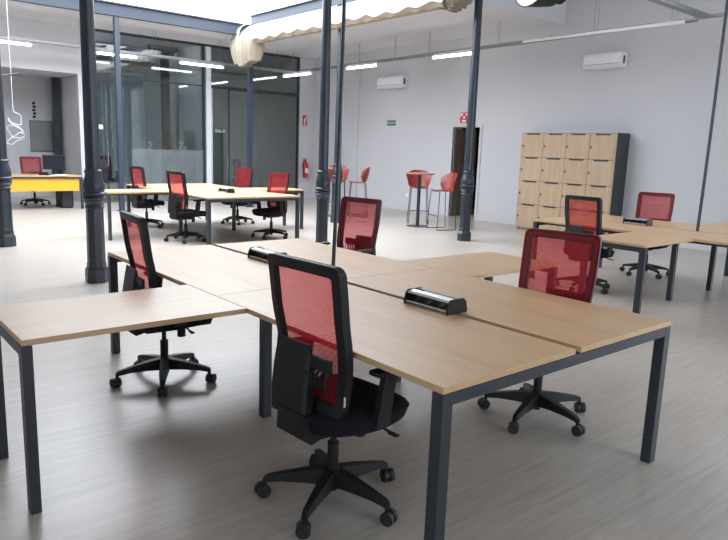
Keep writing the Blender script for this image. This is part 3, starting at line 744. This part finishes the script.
part('pictogram', 'white', rs, lambda bm: (prism(bm, [(-.0145,.11,.10),(-.0145,.02,.10),(-.0145,.11,.01)], (.002,0,0)), prism(bm, [(-.0145,-.11,.10),(-.0145,-.02,.10),(-.0145,-.11,.01)], (.002,0,0)), prism(bm, [(-.0145,.07,-.10),(-.0145,-.07,-.10),(-.0145,-.05,-.05),(-.0145,.05,-.05)], (.002,0,0)), bar(bm, (-.0145,0,.01), (-.0125,0,.01), .035, seg=14)))
fs = thing('extinguisher_sign', 'small dark red fire extinguisher sign high beside the glass partition', 'sign', (9.86, YB, 2.29))
part('sign_plate', 'signred', fs, lambda bm: bx(bm, (-.075,-.010,-.16), (.075,-.001,.16)))
part('pictogram', 'white', fs, lambda bm: (bx(bm, (-.03,-.013,-.10), (.01,-.0101,.04)), bx(bm, (-.03,-.013,.05), (.02,-.0101,.07)), prism(bm, [(.02,-.013,.12),(.06,-.013,.12),(.03,-.013,-.02)], (0,.002,0)), bx(bm, (-.05,-.013,-.145), (.05,-.0101,-.125))))
fe = thing('fire_extinguisher', 'red fire extinguisher hanging beside the glass partition', 'fire extinguisher', (9.84, YB-.11, .62))
part('cylinder', 'ext_red', fe, lambda bm: lathe(bm, [(.06,0),(.08,.02),(.08,.38),(.06,.44),(.03,.47)], 20), True)
part('valve', 'black', fe, lambda bm: (bar(bm, (0,0,.46), (0,0,.53), .022), box(bm, (-.03,0,.55), (.13,.03,.025), bev=.005), box(bm, (-.03,0,.51), (.11,.02,.012))))
part('hose', 'black', fe, lambda bm: tube(bm, [(0,-.02,.50),(-.09,-.03,.49),(-.11,-.03,.40),(-.095,-.03,.2),(-.09,-.03,.12)], .012), True)
part('label_plate', 'white', fe, lambda bm: prism(bm, [(-.05,-.068,.14),(.05,-.068,.14),(.05,-.068,.28),(-.05,-.068,.28)], (0,-.014,0)))
part('wall_bracket', 'steel', fe, lambda bm: bx(bm, (-.03,.07,.30), (.03,.109,.36)))
tag(part('wall_outlet', 'white', None, lambda bm: box(bm, (XR-.006, 10.9, .40), (.010,.09,.09), bev=.003)), 'white wall outlet low on the wall near the bar stools', 'outlet')

# ------------------------------------------------------------------ light rails
def rail(label, p0, p1, wires, name='light_rail'):
    t = thing(name, label, 'light rail', p0); d = Vector(p1)-Vector(p0); L = d.length; ang = math.atan2(d.y, d.x); t.rotation_euler = (0,0,ang)
    part('cable_tray', 'gray', t, lambda bm: (bx(bm, (0,-.05,0), (L,.05,.006)), bx(bm, (0,-.05,.006), (L,-.044,.045)), bx(bm, (0,.044,.006), (L,.05,.045)), bx(bm, (0,-.01,-.02), (L,.01,0))))
    for w in wires:
        for dw, sy in ((0,-.045), (.12,.045)): part('suspension_wire', 'gray', t, lambda bm: bar(bm, (w+dw,sy,.0), (w+dw,sy,ZC-p0[2]-.002), .004, seg=6))
    return t
RX, RZ, RS = 9.0, 3.62, .0075
t = rail('long grey light rail hung along the white right wall', (RX, 3.45, RZ), (RX, YB-.06, RZ), [], )
t.rotation_euler = (0, math.atan(RS), PI/2)
for y in (3.75, 5.1, 7.2, 9.1, 10.2, 11.5, 13.0, 14.4):
    for dy, sx in ((0, .045), (.12, -.045)):
        z0 = RZ-(y+dy-3.45)*RS
        o = part('suspension_wire', 'gray', t, lambda bm: bar(bm, (y+dy-3.45, sx, 0), (y+dy-3.45, sx, (ZC if y > 6.6 else ZH)-z0-.003), .004, seg=6))
t = thing('cable_tray', 'wide grey cable tray crossing high at the right above the lockers', 'cable tray', (RX, 3.45, RZ+.02))
part('tray_channel', 'gray', t, lambda bm: (bx(bm, (-3.4,-.16,0), (.05,-.04,.008)), bx(bm, (-3.4,-.16,.008), (.05,-.152,.06)), bx(bm, (-3.4,-.048,.008), (.05,-.04,.06))))
part('tray_branch', 'gray', t, lambda bm: bx(bm, (.0,-3.0,.0), (.05,-.16,.05)))
for sx in (-3.2, -1.2): part('suspension_wire', 'gray', t, lambda bm: bar(bm, (sx, -.1, .008), (sx, -.1, ZH-RZ-.023), .004, seg=6))
rail('grey light rail hung across in front of the glass rooms', (1.25, 14.2, 3.50), (8.9, 14.2, 3.50), [.2, 1.95, 3.6, 5.3, 7.0])
def tubelight(p0, p1, label, lit=True, r=.028):
    t = thing('tube_light', label, 'light', p0); d = Vector(p1)-Vector(p0); L = d.length; t.rotation_euler = (0,0,math.atan2(d.y,d.x))
    part('diffuser_tube', 'tube' if lit else 'tubeoff', t, lambda bm: bar(bm, (.03,0,0), (L-.03,0,0), r, seg=14), True)
    part('end_cap', 'white', t, lambda bm: bar(bm, (0,0,0), (.03,0,0), r+.002, seg=14)); part('end_cap', 'white', t, lambda bm: bar(bm, (L-.03,0,0), (L,0,0), r+.002, seg=14))
    part('fixing_clip', 'gray', t, lambda bm: (bx(bm, (L*.2-.01,-.01,r-.004), (L*.2+.01,.01,.048)), bx(bm, (L*.8-.01,-.01,r-.004), (L*.8+.01,.01,.048))))
    return t
ordn = ['lit tube light on the right rail just left of the doorway column', 'lit tube light on the right rail above the far air conditioner', 'lit tube light on the right rail nearest the glass partition']
for (a, b), lab in zip(((7.85, 9.05), (10.85, 12.05), (13.55, 14.95)), ordn): tubelight((RX, a, RZ-.068-(a-3.45)*RS), (RX, b, RZ-.068-(a-3.45)*RS), lab)
tubelight((RX-.085, 3.6, RZ-.012), (RX-.085, 6.6, RZ-.035), 'white unlit tube along the rail above the locker air conditioner', False)
for (a, b), lab in zip(((1.25, 2.25), (3.55, 4.50), (5.52, 6.72)), ('lit tube light over the yellow fronted desk niche', 'lit tube light between the left dark column and blue post', 'lit tube light passing in front of the white partition post')):
    tubelight((a, 14.2, 3.50-.068), (b, 14.2, 3.50-.068), lab)
# dark column and rail inside the left glass room
tag(part('room_column', 'column', None, lambda bm: (bx(bm, (6.05,16.4,0), (6.23,16.58,ZC-.3)), bx(bm, (5.95,16.3,ZC-.3), (6.33,16.68,ZC-.12)), bx(bm, (5.7,16.4,ZC-.12), (6.5,16.58,ZC)))), 'dark square column with capital inside the left glass room', 'column')
for x0, y0, lab in ((5.3, 17.4, 'dim tube light inside the left glass room'),):
    tubelight((x0-.6, y0, 3.35), (x0+.55, y0, 3.35), lab, False)
def duct(bm):
    tube(bm, [(3.7,18.3,3.72),(4.6,18.2,3.70),(5.4,18.0,3.74),(6.4,17.9,3.74)], .10, 14)
tag(part('air_duct', 'gray', None, duct, True), 'round grey duct under the ceiling inside the left glass room', 'duct')

# ------------------------------------------------------------------ big pendant at the top edge
pl = thing('pendant_floodlight', 'large hanging lamp with cream inner shade and black housing at the top edge', 'lamp', (6.13, 4.40, 3.82))
pl.rotation_mode = 'QUATERNION'; pl.rotation_quaternion = Vector((.84, -.16, -.16)).to_track_quat('Z', 'Y')
part('shade', 'black', pl, lambda bm: lathe(bm, [(.13,.44),(.20,.42),(.27,.22),(.33,.02),(.34,.0),(.325,.0),(.26,.20),(.12,.40)], 36), True)
part('shade_lining', 'cream', pl, lambda bm: lathe(bm, [(.322,.004),(.255,.202),(.115,.395),(.02,.40)], 36), True)
part('driver_housing', 'black', pl, lambda bm: lathe(bm, [(.11,.43),(.12,.45),(.12,.58),(.05,.60)], 24), True)
tag(part('lamp_cord', 'black', None, lambda bm: tube(bm, [(6.56,4.32,3.86),(6.56,4.32,ZH)], .012, 8)), 'black cord from which the big pendant lamp hangs', 'cord')

# ------------------------------------------------------------------ light
w = bpy.data.worlds.new('world'); sc.world = w; w.use_nodes = True
nt = w.node_tree; n = nt.nodes; bg = n['Background']
tc = n.new('ShaderNodeTexCoord'); no = n.new('ShaderNodeTexNoise'); no.inputs['Scale'].default_value = 2.2; no.inputs['Detail'].default_value = 5
r = n.new('ShaderNodeValToRGB'); r.color_ramp.elements[0].position = .38; r.color_ramp.elements[1].position = .58
r.color_ramp.elements[0].color = (.78,.87,1.0,1); r.color_ramp.elements[1].color = (.91,.95,1.0,1)
nt.links.new(tc.outputs['Generated'], no.inputs['Vector']); nt.links.new(no.outputs['Fac'], r.inputs['Fac']); nt.links.new(r.outputs['Color'], bg.inputs['Color'])
sx = n.new('ShaderNodeSeparateXYZ'); mr = n.new('ShaderNodeMapRange')
mr.inputs['From Min'].default_value = 0; mr.inputs['From Max'].default_value = 1; mr.inputs['To Min'].default_value = 8.5; mr.inputs['To Max'].default_value = 10.8
nt.links.new(tc.outputs['Generated'], sx.inputs[0]); nt.links.new(sx.outputs['Z'], mr.inputs['Value']); nt.links.new(mr.outputs[0], bg.inputs['Strength'])
def portal(loc, rot, sx, sy):
    l = bpy.data.lights.new('daylight_portal', 'AREA'); l.shape = 'RECTANGLE'; l.size = sx; l.size_y = sy; l.cycles.is_portal = True
    o = bpy.data.objects.new('daylight_portal', l); C.objects.link(o); o.location = loc; o.rotation_euler = rot
portal(((ax0+ax1)/2, (ay0+ay1)/2, ZH+.3), (0,0,0), ax1-ax0+.4, ay1-ay0+.4)
for a, b in EW: portal((XR+.35, (a+b)/2, 2.5), (0, R(90), 0), 4.2, b-a)
for y in (-3,): portal((XW-.35, y, 2.5), (0, R(-90), 0), 4.2, 3)
for x in (2.9, 7.6): portal((x, YS-.35, 2.5), (R(90), 0, 0), 3.4, 4.2)

sc.view_settings.view_transform = 'Standard'; sc.view_settings.look = 'None'; sc.view_settings.exposure = 0; sc.view_settings.gamma = 1
sc.view_settings.use_curve_mapping = False
sc.cycles.max_bounces = 8; sc.cycles.transparent_max_bounces = 16; sc.cycles.use_denoising = True
sc.cycles.sample_clamp_indirect = 6
